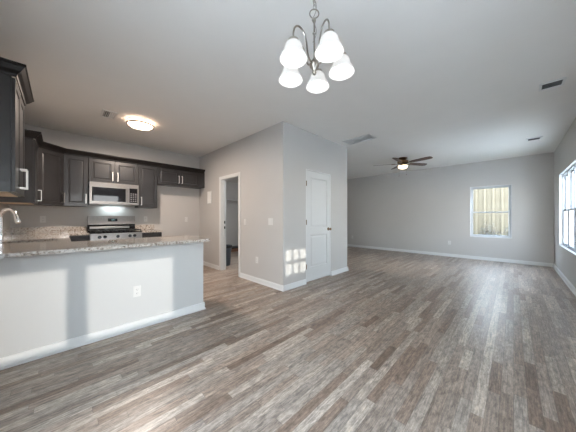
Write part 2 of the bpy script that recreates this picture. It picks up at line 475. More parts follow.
bm = bmesh.new()
lathe(bm, [(0, 0), (0.032, 0), (0.032, 0.006), (0.012, 0.010), (0.011, 0.034), (0.022, 0.040), (0.028, 0.052), (0.024, 0.064), (0, 0.068)], 20)
bmesh.ops.rotate(bm, verts=bm.verts, cent=(0, 0, 0), matrix=Matrix.Rotation(PI/2, 3, 'X'))
kn = obj('door_knob', bm, M_bronze, d1, True, (dx1-0.065, PY+0.004, 0.955)); kn['label'] = 'dark bronze knob'
for z in (1.80, 1.10, 0.30):
    bm = bmesh.new(); tube(bm, [(dx0-0.006, PY-0.006, z-0.045), (dx0-0.006, PY-0.006, z+0.045)], 0.007, 8); box(bm, dx0-0.004, dx0+0.010, PY-0.001, PY+0.005, z-0.045, z+0.045)
    obj('hinge', bm, M_bronze, d1)
bm = bmesh.new()
box(bm, CDO[0], CDO[0]+0.011, PY-0.002, PY+0.118, 0, CDO[3]); box(bm, CDO[1]-0.011, CDO[1], PY-0.002, PY+0.118, 0, CDO[3]); box(bm, CDO[0]+0.011, CDO[1]-0.011, PY-0.002, PY+0.118, CDO[3]-0.011, CDO[3])
box(bm, CDO[0]+0.011, CDO[0]+0.022, PY+0.042, PY+0.055, 0, CDO[3]-0.011); box(bm, CDO[1]-0.022, CDO[1]-0.011, PY+0.042, PY+0.055, 0, CDO[3]-0.011)
struct('trim_3', bm, M_trim)

# windows ----------------------------------------------------------
def hung_window(name, axis, pos, side, a0, a1, z0, z1, zr, low_glass=None):
    """single-hung vinyl window filling the hole; side = direction to the outside"""
    def B(bm, u0, u1, d0, d1, w0, w1, bev=0.0):
        lo, hi = sorted((pos+side*d0, pos+side*d1))
        if axis == 'x': box(bm, lo, hi, u0, u1, w0, w1, bev)
        else: box(bm, u0, u1, lo, hi, w0, w1, bev)
    f = 0.030
    bm = bmesh.new()
    B(bm, a0, a0+f, 0.04, 0.11, z0, z1); B(bm, a1-f, a1, 0.04, 0.11, z0, z1); B(bm, a0+f, a1-f, 0.04, 0.11, z0, z0+f); B(bm, a0+f, a1-f, 0.04, 0.11, z1-f, z1)
    fr = struct(name, bm, M_vinyl)
    s = 0.034
    def sash(nm, d0, d1, w0, w1):
        bm = bmesh.new(); u0, u1 = a0+f, a1-f
        B(bm, u0, u0+s, d0, d1, w0, w1, 0.003); B(bm, u1-s, u1, d0, d1, w0, w1, 0.003); B(bm, u0+s, u1-s, d0, d1, w0, w0+s, 0.003); B(bm, u0+s, u1-s, d0, d1, w1-s, w1, 0.003)
        so = obj(nm, bm, M_vinyl, fr)
        bm = bmesh.new(); dm = (d0+d1)/2
        B(bm, u0+s, u1-s, dm-0.002, dm+0.002, w0+s, w1-s)
        obj('pane', bm, (low_glass or M_glass) if nm == 'lower_sash' else M_glass, so)
    sash('lower_sash', 0.052, 0.074, z0+f, zr+0.017)
    sash('upper_sash', 0.080, 0.102, zr-0.017, z1-f)
    return fr
hung_window('window_1', 'x', XF, 1, FW[0], FW[1], FW[2], FW[3], 1.325)
for i, (a0, a1, z0, z1) in enumerate(LIV):
    hung_window('window_%d' % (i+2), 'y', YR, -1, a0, a1, z0, z1, 1.33, M_screen2)
for i, (a0, a1) in enumerate(((-0.05, 0.81), (0.85, 1.71))):
    bm = bmesh.new()
    for q in ((a0, a0+0.045, 1.28, 2.085), (a1-0.045, a1, 1.28, 2.085), (a0+0.045, a1-0.045, 1.28, 1.325), (a0+0.045, a1-0.045, 2.04, 2.085)): box(bm, q[0], q[1], YR-0.11, YR-0.04, q[2], q[3])
    fr = struct('window_%d' % (i+5), bm, M_vinyl)
    bm = bmesh.new(); box(bm, a0+0.045, a1-0.045, YR-0.08, YR-0.076, 1.325, 2.04); obj('pane', bm, M_dimglass, fr)
box_m = bmesh.new(); box(box_m, 0.81, 0.85, YR-T, YR-0.02, 1.28, 2.085); struct('trim_4', box_m, M_vinyl)
def sill(name, axis, pos, side, a0, a1, z):
    bm = bmesh.new(); lo, hi = sorted((pos-side*0.020, pos+side*0.045))
    if axis == 'x': box(bm, lo, hi, a0-0.02, a1+0.02, z-0.001, z+0.012, 0.003)
    else: box(bm, a0-0.02, a1+0.02, lo, hi, z-0.001, z+0.012, 0.003)
    struct(name, bm, M_trim)
def liner(name, axis, pos, side, a0, a1, z0, z1):
    """white painted return lining the reveal"""
    bm = bmesh.new(); t = 0.008; lo, hi = sorted((pos-side*0.004, pos+side*0.040))
    def b(u0, u1, w0, w1):
        if axis == 'x': box(bm, lo, hi, u0, u1, w0, w1)
        else: box(bm, u0, u1, lo, hi, w0, w1)
    b(a0, a0+t, z0, z1); b(a1-t, a1, z0, z1); b(a0+t, a1-t, z1-t, z1); b(a0+t, a1-t, z0, z0+t)
    struct(name, bm, M_trim)
liner('trim_5', 'x', XF, 1, *FW)
liner('trim_6', 'y', YR, -1, LIV[2][0], LIV[0][1], 0.60, 2.085)
liner('trim_7', 'y', YR, -1, -0.05, 1.71, 1.28, 2.085)

# unseen patio door, added in the left wall to let in more daylight
bm = bmesh.new(); y0, y1, z1 = PAT[0], PAT[1], PAT[3]
box(bm, XL-0.11, XL-0.02, y0, y0+0.05, 0, z1); box(bm, XL-0.11, XL-0.02, y1-0.05, y1, 0, z1); box(bm, XL-0.11, XL-0.02, y0+0.05, y1-0.05, z1-0.05, z1); box(bm, XL-0.11, XL-0.02, y0+0.05, y1-0.05, 0, 0.04)
pd = struct('door_2', bm, M_vinyl)
for k in range(2):
    a, b = (y0+0.05, (y0+y1)/2+0.03) if k == 0 else ((y0+y1)/2-0.03, y1-0.05)
    xx = XL-0.06 if k == 0 else XL-0.09
    bm = bmesh.new(); q = 0.06
    box(bm, xx-0.015, xx+0.015, a, a+q, 0.04, z1-0.05, 0.003); box(bm, xx-0.015, xx+0.015, b-q, b, 0.04, z1-0.05, 0.003); box(bm, xx-0.015, xx+0.015, a+q, b-q, 0.04, 0.12, 0.003); box(bm, xx-0.015, xx+0.015, a+q, b-q, z1-0.12, z1-0.05, 0.003)
    so = obj('door_leaf', bm, M_vinyl, pd)
    bm = bmesh.new(); box(bm, xx-0.003, xx+0.003, a+q, b-q, 0.12, z1-0.12); obj('pane', bm, M_glass, so)

# front door with a six-lite top
bm = bmesh.new(); x0, x1 = FDR[0]+0.03, FDR[1]-0.03
lx0, lx1, lz0, lz1 = 3.255, 3.77, 1.44, 1.865
yy0, yy1 = YR-0.075, YR-0.03
box(bm, x0, lx0, yy0, yy1, 0.01, 2.03); box(bm, lx1, x1, yy0, yy1, 0.01, 2.03); box(bm, lx0, lx1, yy0, yy1, 0.01, lz0); box(bm, lx0, lx1, yy0, yy1, lz1, 2.03)
for k in (1, 2):
    xm = lx0+(lx1-lx0)*k/3; box(bm, xm-0.017, xm+0.017, yy0+0.005, yy1-0.005, lz0, lz1)
zm = (lz0+lz1)/2; box(bm, lx0, lx1, yy0+0.005, yy1-0.005, zm-0.017, zm+0.017)
fd = struct('door_3', bm, M_fdoor)
bm = bmesh.new(); box(bm, lx0, lx1, YR-0.055, YR-0.050, lz0, lz1); obj('pane', bm, M_glass, fd)
bm = bmesh.new()
for (a, b, c, d) in ((FDR[0], FDR[0]+0.028, 0, FDR[3]), (FDR[1]-0.028, FDR[1], 0, FDR[3]), (FDR[0]+0.028, FDR[1]-0.028, FDR[3]-0.028, FDR[3])): box(bm, a, b, YR-T, YR, c, d)
for (a, b, c, d) in ((FDR[0]-0.057, FDR[0], 0, FDR[3]+0.057), (FDR[1], FDR[1]+0.057, 0, FDR[3]+0.057), (FDR[0], FDR[1], FDR[3], FDR[3]+0.057)): box(bm, a, b, YR, YR+0.016, c, d)
struct('trim_8', bm, M_trim)

# ------------------------------------------------------------------ outside
bm = bmesh.new(); box(bm, XL-T, XF+T+0.001, YR-T, 7.32, H+0.13, 3.6)
struct('wall_sky_block', bm, mat('grey_lap_siding', (0.20, 0.20, 0.21), 0.8))  # unseen storey added to block sky light from the neighbour's wall
struct('floor_ground', box(bmesh.new(), -14, 26, -16, 16, -0.40, -0.25), M_bounce)
bm = bmesh.new(); box(bm, 12.6, 12.8, -0.95, 9, -0.25, 2.75)
for i in range(36):
    y = -0.9+0.135+i*0.27
    box(bm, 12.54, 12.6, y-0.035, y+0.035, -0.25, 2.75)
dark_strip = struct('floor_dark_strip', box(bmesh.new(), XF+T+0.05, 12.55, -3, 9, -0.249, -0.235), mat('dark_green_bounce_cut', (0.06, 0.075, 0.035), 0.9, var=0.3, vscale=3))  # dark ground strip added to cut light bounced between the houses
nb = thing('neighbour_house', 'beige house with vertical board siding seen through the far window', 'house', (12.7, 1, -0.25))
bmesh.ops.translate(bm, verts=bm.verts, vec=(-12.7, -1, 0.25))
obj('wall', bm, M_siding, nb)
bm = bmesh.new()
t0 = [bm.verts.new((x, -2.2, z)) for x, z in ((-0.3, 2.76), (3.5, 3.5), (7.5, 2.76), (7.5, 2.84), (3.5, 3.6), (-0.3, 2.84))]
t1 = [bm.verts.new((x, 8.3, z)) for x, z in ((-0.3, 2.76), (3.5, 3.5), (7.5, 2.76), (7.5, 2.84), (3.5, 3.6), (-0.3, 2.84))]
for k in range(6): bm.faces.new((t0[k], t0[(k+1) % 6], t1[(k+1) % 6], t1[k]))
bm.faces.new((t0[0], t0[1], t0[4], t0[5])); bm.faces.new((t0[1], t0[2], t0[3], t0[4])); bm.faces.new((t1[0], t1[1], t1[4], t1[5])); bm.faces.new((t1[1], t1[2], t1[3], t1[4]))
bmesh.ops.translate(bm, verts=bm.verts, vec=(0, 0, 0.26))
obj('roof', bm, mat('grey_shingles', (0.12, 0.12, 0.12), 0.9, var=0.2, vscale=6), nb)

n2 = thing('neighbour_house', 'slate blue-grey house added as a dark backdrop beyond the right-hand windows', 'house', (15, -4.8, -0.25))  # house added to darken what shows through the right-hand windows
bm = bmesh.new(); box(bm, 0, 7, -3.5, 3.5, 0, 5.2)
for k in range(30): box(bm, -0.02, 0, -3.5, 3.5, 0.02+k*0.17, 0.17+k*0.17-0.012)
obj('wall', bm, mat('blue_grey_lap_siding', (0.062, 0.074, 0.084), 0.8), n2)
bm = bmesh.new()
t0 = [bm.verts.new((-0.4, y_, z__)) for y_, z__ in ((-3.9, 5.21), (3.9, 5.21), (0, 7.2))]; t1 = [bm.verts.new((7.4, y_, z__)) for y_, z__ in ((-3.9, 5.21), (3.9, 5.21), (0, 7.2))]
bm.faces.new(t0); bm.faces.new(t1[::-1])
for k in range(3): bm.faces.new((t0[k], t0[(k+1) % 3], t1[(k+1) % 3], t1[k]))
obj('roof', bm, mat('dark_shingles', (0.10, 0.10, 0.11), 0.9, var=0.2, vscale=6), n2)

def shrub(x, y, h, r, label, seed):
    rnd = random.Random(seed)
    t = thing('shrub', label, 'shrub', (x, y, -0.25), 0, 'shrubs outside the far window')
    bm = bmesh.new(); lf = bmesh.new()
    for k in range(26):
        a = rnd.uniform(0, 2*PI); rr = r*math.sqrt(rnd.random()); zz = h*rnd.uniform(0.7, 1.0)*(1-0.35*(rr/r)**2)
        p2 = Vector((rr*math.cos(a), rr*math.sin(a), zz)); p1 = Vector((p2.x*0.45, p2.y*0.45, zz*0.5))
        tube(bm, [(0.05*math.cos(a), 0.05*math.sin(a), 0), p1, p2], [0.010, 0.007, 0.003], 5)
        for q in range(34):
            f = rnd.uniform(0.25, 1.0)
            c = (p1.lerp(p2, (f-0.5)*2) if f > 0.5 else Vector((0, 0, 0)).lerp(p1, f*2)) + Vector((rnd.gauss(0, 0.06), rnd.gauss(0, 0.06), rnd.gauss(0, 0.05)))
            if c.z < 0.03: continue
            u = Vector((rnd.uniform(-1, 1), rnd.uniform(-1, 1), rnd.uniform(-0.6, 1))).normalized(); v = u.orthogonal().normalized()
            s = rnd.uniform(0.022, 0.04)
            lf.faces.new([lf.verts.new(c-u*s), lf.verts.new(c+v*s*0.45), lf.verts.new(c+u*s), lf.verts.new(c-v*s*0.45)])
    obj('stem', bm, M_stem, t); obj('foliage', lf, M_leaf, t)
for i, (y, h, r, lb) in enumerate(((0.02, 1.28, 0.36, 'rightmost loose leafy shrub seen low through the far window'),
                                   (0.70, 1.36, 0.36, 'leafy shrub seen low through the middle of the far window'),
                                   (1.38, 1.28, 0.36, 'leftmost leafy shrub seen low through the far window'))):
    shrub(11.4+0.35*(i == 1), y, h, r, lb, i+3)

# ------------------------------------------------------------------ kitchen cabinets
def pull(L_=0.17, out=0.042, w_=0.013):
    """square D-shaped bar pull, vertical, mounted on face y=0 (towards -y)"""
    bm = bmesh.new()
    box(bm, -w_/2, w_/2, -out, -out+0.008, -L_/2, L_/2, 0.0015)
    box(bm, -w_/2, w_/2, -out+0.008, 0, -L_/2, -L_/2+0.012, 0.001)
    box(bm, -w_/2, w_/2, -out+0.008, 0, L_/2-0.012, L_/2, 0.001)
    return bm

def cab_door(x0, x1, z0, z1, y, parent, hx=None, hz=None, hl=0.17, handle='handle'):
    st = 0.055 if (x1-x0) > 0.2 and (z1-z0) > 0.2 else 0.045
    if z1-z0 < 0.2: st = 0.030
    d = obj('door' if z1-z0 > 0.2 else 'drawer', panel_door_bm(x0, x1, z0, z1, y-0.020, y, [(x0+st, x1-st, z0+st, z1-st)], d=0.007, e=0.012), M_cab, parent)
    if hx is not None:
        h = obj(handle, pull(hl), M_pull, d, False, (hx, y-0.020, hz)); h['label'] = 'brushed nickel bar pull'
    return d

def cabinet(name, label, loc, rz, wd, z0, z1, depth, doors, under=False, group=None, filler=0.0):
    """local frame: x along the front 0..wd, back at y=0, front at y=-depth"""
    t = thing(name, label, 'cabinet', loc, rz, group)
    bm = bmesh.new(); box(bm, 0.001, wd-0.001, -depth, -0.002, z0, z1, 0.0015)
    obj('carcass', bm, M_cab, t)
    if under:
        bm = bmesh.new(); box(bm, 0.012, wd-0.012, -depth+0.018, -0.012, z0-0.004, z0-0.0005); obj('bottom_panel', bm, M_maple, t)['label'] = 'pale wood underside'
    for (a, b, c, d, hx, hz) in doors:
        cab_door(a, b, c, d, -depth-0.001, t, hx, hz)
    return t
ZB, ZT = 1.385, 2.285
UG = 'dark upper kitchen cabinets'
DP = 0.31
g = 0.004
cabinet('upper_cabinet', 'tall narrow dark upper cabinet between corner cabinet and microwave', (0.035, YB, 0), 0, 0.318, ZB, ZT, DP, [(g, 0.318-g, ZB+g, ZT-0.03, 0.285, ZB+0.135)], group=UG)
cabinet('upper_cabinet', 'short dark two-door upper cabinet above the microwave', (0.355, YB, 0), 0, 0.762, 1.835, ZT, DP,
        [(g, 0.379, 1.839, ZT-0.03, 0.345, 1.96), (0.383, 0.762-g, 1.839, ZT-0.03, 0.425, 1.96)], group=UG)
cabinet('upper_cabinet', 'tall narrow dark upper cabinet right of the microwave', (1.120, YB, 0), 0, 0.350, ZB, ZT, DP, [(g, 0.350-g, ZB+g, ZT-0.03, 0.050, ZB+0.135)], group=UG)
cabinet('upper_cabinet', 'short wide dark cabinet over the empty fridge space', (1.473, YB, 0), 0, 1.057, 1.915, ZT, DP,
        [(g, 0.465, 1.919, ZT-0.03, 0.432, 2.045), (0.469, 0.93, 1.919, ZT-0.03, 0.502, 2.045)], group=UG)
# left wall run, faces towards +x : local x -> -y world
cabinet('upper_cabinet', 'dark upper cabinet nearest the viewer at left edge, pale underside', (XL, 2.70, 0), PI/2, 0.63, ZB, ZT, DP,
        [(g, 0.313, ZB+g, ZT-0.03, 0.275, ZB+0.135), (0.317, 0.63-g, ZB+g, ZT-0.03, 0.355, ZB+0.135)], under=True, group=UG)
cabinet('upper_cabinet', 'dark upper cabinet on left wall just before the corner cabinet', (XL, 4.64, 0), PI/2, 0.5025, ZB, ZT, DP,
        [(g, 0.5025-g, ZB+g, ZT-0.03, 0.455, ZB+0.135)], under=True, group=UG)
# diagonal corner cabinet
t = thing('upper_cabinet', 'dark diagonal corner upper cabinet with brown sheen', 'cabinet', (XL, YB, 0), 0, UG)
bm = bmesh.new()
poly = [(0.002, -0.002), (0.002, -0.609), (DP, -0.609), (0.609, -DP), (0.609, -0.002)]
lo = [bm.verts.new((x, y, ZB)) for x, y in poly]; hi = [bm.verts.new((x, y, ZT)) for x, y in poly]
bm.faces.new(lo[::-1]); bm.faces.new(hi)
for k in range(5): bm.faces.new((lo[k], lo[(k+1) % 5], hi[(k+1) % 5], hi[k]))
obj('carcass', bm, M_cab, t)
dl = math.hypot(0.609-DP, 0.609-DP)
db = panel_door_bm(0.012, dl-0.012, ZB+g, ZT-0.03, -0.021, -0.001, [(0.067, dl-0.067, ZB+0.06, ZT-0.085)], d=0.007, e=0.012)
dd = obj('door', db, M_cab, t, False, (DP, -0.609, 0)); dd.rotation_euler = (0, 0, PI/4)
h = obj('handle', pull(), M_pull, dd, False, (dl-0.045, -0.021, ZB+0.135)); h['label'] = 'brushed nickel bar pull'

# crown mouldings on top of the cabinets
def crown(path, out_side, name, label):
    """profile swept with mitred corners along a path of (x,y); out = to the right of travel * out_side"""
    prof = [(0.001, 2.262), (0.006, 2.262), (0.010, 2.285), (0.030, 2.305), (0.050, 2.335), (0.058, 2.340), (0.058, 2.356), (0.001, 2.356)]
    bm = bmesh.new(); P = [Vector((x, y)) for x, y in path]; rings = []
    for i, p in enumerate(P):
        ns = []
        if i > 0: d = (P[i]-P[i-1]).normalized(); ns.append(Vector((d.y, -d.x))*out_side)
        if i < len(P)-1: d = (P[i+1]-P[i]).normalized(); ns.append(Vector((d.y, -d.x))*out_side)
        if len(ns) == 2:
            m_ = (ns[0]+ns[1]).normalized(); m_ = m_/m_.dot(ns[0])
        else: m_ = ns[0]
        rings.append([bm.verts.new((p.x+m_.x*o, p.y+m_.y*o, z)) for o, z in prof])
    n = len(prof)
    for A, B in zip(rings, rings[1:]):
        for k in range(n): bm.faces.new((A[k], A[(k+1) % n], B[(k+1) % n], B[k]))
    bm.faces.new(rings[0][::-1]); bm.faces.new(rings[-1])
    o = obj(name, bm, M_crown); return tag(o, label, 'crown moulding', 'dark crown mouldings on the upper cabinets')
fx = XL+DP+0.022; fy = YB-DP-0.022
c45 = 0.022*(math.sqrt(2)-1)
crown([(XL+0.001, 4.638), (fx, 4.638), (fx, YB-0.609-c45), (XL+0.609+c45, fy), (2.508, fy)], 1, 'crown_moulding', 'long black crown moulding running over the back wall cabinets')
crown([(XL+0.001, 2.698), (fx, 2.698), (fx, 3.332), (XL+0.001, 3.332)], 1, 'crown_moulding', 'dark crown moulding on the cabinet nearest the viewer at left')

# base cabinets
BG = 'dark base kitchen cabinets'
def base_cab(label, x0, x1, y, depth, cat='cabinet', segs=1):
    t = thing('base_cabinet', label, cat, (x0, y, 0), 0, BG)
    wd = x1-x0
    bm = bmesh.new(); box(bm, 0.001, wd-0.001, -depth, -0.002, 0.10, 0.882); box(bm, 0.001, wd-0.001, -depth+0.07, -0.002, 0.0, 0.10)
    obj('carcass', bm, M_cab, t)
    s = wd/segs
    for k in range(segs):
        cab_door(k*s+g, (k+1)*s-g, 0.715, 0.872, -depth-0.001, t)
        cab_door(k*s+g, (k+1)*s-g, 0.115, 0.705, -depth-0.001, t, k*s+s-0.04, 0.62)
    return t
base_cab('dark base cabinet left of the range, only its drawer front in view', 0.10, 0.352, YB, 0.60)
base_cab('dark base cabinet right of the range, only its drawer front in view', 1.120, 1.475, YB, 0.60)
# left run under the sink counter, front towards +x
t = thing('base_cabinet', 'dark sink base cabinet along the left wall under the counter', 'cabinet', (XL, 3.49, 0), PI/2, BG)
bm = bmesh.new(); box(bm, 0.001, 1.64, -0.60, -0.002, 0.10, 0.66); box(bm, 0.001, 1.64, -0.53, -0.002, 0.0, 0.10); box(bm, 0.001, 1.64, -0.60, -0.58, 0.66, 0.882); box(bm, 0.001, 0.02, -0.58, -0.002, 0.66, 0.882)
box(bm, 1.62, 1.64, -0.58, -0.002, 0.66, 0.882)
obj('carcass', bm, M_cab, t)
for k in range(3):
    cab_door(0.01+k*0.53, 0.53+k*0.53, 0.115, 0.705, -0.601, t, 0.48+k*0.53, 0.62)
    cab_door(0.01+k*0.53, 0.53+k*0.53, 0.715, 0.872, -0.601, t)

# peninsula ---------------------------------------------------------
pen = thing('peninsula', 'white painted kitchen peninsula base with plain front facing the room', 'kitchen peninsula', (0.36, 2.8536, 0))
def rel(bm, ox, oy, oz=0): bmesh.ops.translate(bm, verts=bm.verts, vec=(-ox, -oy, -oz)); return bm
bm = bmesh.new(); box(bm, XL+0.003, 1.298, 2.8536, 2.97, 0, 0.884); obj('front_wall', rel(bm, 0.36, 2.8536), M_pen, pen)
bm = bmesh.new(); box(bm, XL+0.003, 1.298, 2.971, 3.45, 0.10, 0.884); box(bm, XL+0.003, 1.29, 2.971, 3.38, 0, 0.10); obj('cabinet_body', rel(bm, 0.36, 2.8536), M_cab, pen)
bm = bmesh.new(); box(bm, 1.2985, 1.3077, 2.8536, 3.452, 0, 0.884); obj('end_panel', rel(bm, 0.36, 2.8536), M_pen, pen)
bm = bmesh.new(); box(bm, XL+0.003, 1.3217, 2.8396, 2.8532, 0, BBH); box(bm, XL+0.003, 1.332, 2.829, 2.8396, 0, 0.016)
box(bm, 1.3080, 1.3217, 2.8536, 3.45, 0, BBH); box(bm, 1.3217, 1.332, 2.8396, 3.45, 0, 0.016)
obj('skirting', rel(bm, 0.36, 2.8536), M_trim, pen)

# counters (one continuous worktop in U, with backsplash) ------------
ct = thing('granite_worktop', 'speckled beige and grey granite worktop over peninsula and kitchen runs', 'worktop', (0.36, 3.1, 0.887))
def cbox(bm, x0, x1, y0, y1): box(bm, x0, x1, y0, y1, 0.887, 0.920)
SX0, SX1, SY0, SY1 = -0.44, -0.03, 3.72, 4.10        # sink cutout
bm = bmesh.new()
def counter_mesh():
    xs = [XL+0.003, SX0, SX1, 0.085, 0.350, 1.340]; ys = [2.702, 3.478, SY0, SY1, 5.130, YB-0.003]
    bm = bmesh.new(); V = {}
    def inside(i, j):
        cx, cy = (xs[i]+xs[i+1])/2, (ys[j]+ys[j+1])/2
        if cy < 3.478: return True
        if SX0 < cx < SX1 and SY0 < cy < SY1: return False
        if cx < 0.085: return True
        return cx < 0.352 and cy > 5.130
    def v(i, j, z):
        k = (i, j, z)
        if k not in V: V[k] = bm.verts.new((xs[i], ys[j], z))
        return V[k]
    nx, ny = len(xs)-1, len(ys)-1
    for i in range(nx):
        for j in range(ny):
            if not inside(i, j): continue
            bm.faces.new((v(i, j, .92), v(i+1, j, .92), v(i+1, j+1, .92), v(i, j+1, .92)))
            bm.faces.new((v(i, j, .887), v(i, j+1, .887), v(i+1, j+1, .887), v(i+1, j, .887)))
            for (di, dj, a, b) in ((-1, 0, (i, j+1), (i, j)), (1, 0, (i+1, j), (i+1, j+1)), (0, -1, (i, j), (i+1, j)), (0, 1, (i+1, j+1), (i, j+1))):
                ii, jj = i+di, j+dj
                if 0 <= ii < nx and 0 <= jj < ny and inside(ii, jj): continue
                bm.faces.new((v(*a, .887), v(*b, .887), v(*b, .92), v(*a, .92)))
    # chamfer the outer corner of the peninsula
    bmesh.ops.recalc_face_normals(bm, faces=bm.faces)
    es = [e for e in bm.edges if all(abs(q.co.x-1.340) < 1e-4 for q in e.verts) and abs(e.verts[0].co.z-e.verts[1].co.z) > 0.01]
    bmesh.ops.bevel(bm, geom=es, offset=0.03, segments=5, affect='EDGES', profile=0.5)
    return bm
obj('counter_slab', rel(counter_mesh(), 0.36, 3.1, 0.887), M_granite, ct)
bm = bmesh.new(); box(bm, XL+0.003, XL+0.023, 3.48, YB-0.024, 0.9205, 1.022, 0.002); box(bm, XL+0.003, 0.352, YB-0.023, YB-0.003, 0.9205, 1.022, 0.002)
obj('backsplash', rel(bm, 0.36, 3.1, 0.887), M_granite, ct)
ct2 = thing('granite_worktop', 'short piece of speckled granite worktop right of the range', 'worktop', (1.3, 5.45, 0.887))
bm = bmesh.new(); box(bm, 1.121, 1.492, 5.130, YB-0.003, 0.887, 0.920, 0.002); obj('counter_slab', rel(bm, 1.3, 5.45, 0.887), M_granite, ct2)
bm = bmesh.new(); box(bm, 1.121, 1.492, YB-0.023, YB-0.003, 0.9205, 1.022, 0.002); obj('backsplash', rel(bm, 1.3, 5.45, 0.887), M_granite, ct2)

# sink
sk = thing('sink', 'stainless steel sink set into the granite by the left wall', 'sink', (-0.235, 3.91, 0.70))
bm = bmesh.new()
def loop(x0, x1, y0, y1, z): return [bm.verts.new((x, y, z)) for x, y in ((x0, y0), (x1, y0), (x1, y1), (x0, y1))]
a = loop(SX0-0.018, SX1+0.018, SY0-0.018, SY1+0.018, 0.8865); b_ = loop(SX0-0.002, SX1+0.002, SY0-0.002, SY1+0.002, 0.8863); c_ = loop(SX0+0.004, SX1-0.004, SY0+0.004, SY1-0.004, 0.87); d_ = loop(SX0+0.03, SX1-0.03, SY0+0.03, SY1-0.03, 0.73)
for A, B in ((a, b_), (b_, c_), (c_, d_)):
    for k in range(4): bm.faces.new((A[k], A[(k+1) % 4], B[(k+1) % 4], B[k]))
bm.faces.new(d_)
obj('basin', rel(bm, -0.235, 3.91, 0.70), M_sink, sk)
bm = bmesh.new(); lathe(bm, [(0, 0.004), (0.02, 0.004), (0.042, 0.006), (0.045, 0.001)], 20, (0, 0, 0.0305)); obj('drain', bm, M_chrome, sk, True)

# faucet
fa = thing('faucet', 'tall chrome gooseneck kitchen faucet at the left edge', 'faucet', (-0.462, 3.98, 0.9205))
bm = bmesh.new(); lathe(bm, [(0, 0), (0.027, 0), (0.027, 0.006), (0.020, 0.012), (0.019, 0.09), (0.016, 0.10), (0, 0.10)], 20); obj('base', bm, M_chrome, fa, True)
dirv = Vector((0.70, -0.71, 0)).normalized(); R_ = 0.085
pts = [Vector((0, 0, 0.09)), Vector((0, 0, 0.18)), Vector((0, 0, 0.27))]
for k in range(1, 13):
    a = PI - PI*k/12*0.93
    pts.append(Vector((0, 0, 0.27)) + dirv*(R_+R_*math.cos(a)) + Vector((0, 0, R_*math.sin(a))))
bm = tube(bmesh.new(), pts, 0.016, 14); obj('spout', bm, M_chrome, fa, True)
e1 = pts[-1]; dn = (pts[-1]-pts[-2]).normalized()
bm = tube(bmesh.new(), [e1-dn*0.002, e1+dn*0.02, e1+dn*0.075, e1+dn*0.085], [0.017, 0.021, 0.023, 0.018], 14); obj('spray_head', bm, M_chrome, fa, True)
bm = tube(bmesh.new(), [(0.0, 0.018, 0.06), (0.0, 0.04, 0.065), (0.0, 0.10, 0.10)], [0.010, 0.008, 0.006], 10); obj('lever', bm, M_chrome, fa, True)

# ------------------------------------------------------------------ range
RX, RY = 0.735, YB-0.004
rg = thing('range', 'stainless steel freestanding gas range with black cooktop against back wall', 'range', (RX, RY, 0))
def L(bm): return rel(bm, RX, RY)
x0, x1 = RX-0.378, RX+0.378
yf = 5.085
bm = bmesh.new(); box(bm, x0, x1, yf+0.03, RY-0.02, 0.02, 0.905); obj('body', L(bm), M_steel, rg)
bm = bmesh.new()  # sloped front control panel
v = [bm.verts.new(p) for p in ((x0, yf-0.012, 0.785), (x1, yf-0.012, 0.785), (x1, yf+0.029, 0.785), (x0, yf+0.029, 0.785), (x0, yf+0.008, 0.900), (x1, yf+0.008, 0.900), (x1, yf+0.029, 0.900), (x0, yf+0.029, 0.900))]
for f in ((0, 1, 2, 3), (4, 7, 6, 5), (0, 4, 5, 1), (1, 5, 6, 2), (2, 6, 7, 3), (3, 7, 4, 0)): bm.faces.new([v[k] for k in f])
cp = obj('control_panel', L(bm), M_steel, rg)
for kx in (0.478, 0.552, 0.735, 0.918, 0.990):
    bm = bmesh.new(); lathe(bm, [(0, 0), (0.027, 0), (0.027, 0.008), (0.021, 0.012), (0.019, 0.034), (0, 0.036)], 18); box(bm, -0.003, 0.003, -0.018, 0.018, 0.034, 0.042)
    bmesh.ops.rotate(bm, verts=bm.verts, cent=(0, 0, 0), matrix=Matrix.Rotation(PI/2+math.radians(-10), 3, 'X'))
    k_ = obj('knob', bm, M_black, cp, True, (kx-RX, yf-0.003-RY, 0.842)); k_['label'] = 'black control knob'
bm = bmesh.new(); box(bm, x0+0.004, x1-0.004, yf-0.006, yf+0.029, 0.22, 0.775, 0.004); od = obj('oven_door', L(bm), M_steel, rg)
bm = bmesh.new(); box(bm, x0+0.10, x1-0.10, yf-0.0085, yf-0.0065, 0.34, 0.64, 0.001); obj('oven_window', L(bm), M_black, od)
bm = tube(bmesh.new(), [(x0+0.05, yf-0.006, 0.715), (x0+0.05, yf-0.05, 0.715)], 0.008, 8); tube(bm, [(x1-0.05, yf-0.006, 0.715), (x1-0.05, yf-0.05, 0.715)], 0.008, 8); tube(bm, [(x0+0.03, yf-0.055, 0.715), (x1-0.03, yf-0.055, 0.715)], 0.011, 12)
obj('oven_handle', L(bm), M_steel, od, True)
bm = bmesh.new(); box(bm, x0+0.004, x1-0.004, yf-0.004, yf+0.029, 0.06, 0.21, 0.004); obj('bottom_drawer', L(bm), M_steel, rg)
bm = bmesh.new(); box(bm, x0-0.002, x1+0.002, yf+0.005, RY-0.085, 0.906, 0.922, 0.003); obj('cooktop', L(bm), M_black, rg)
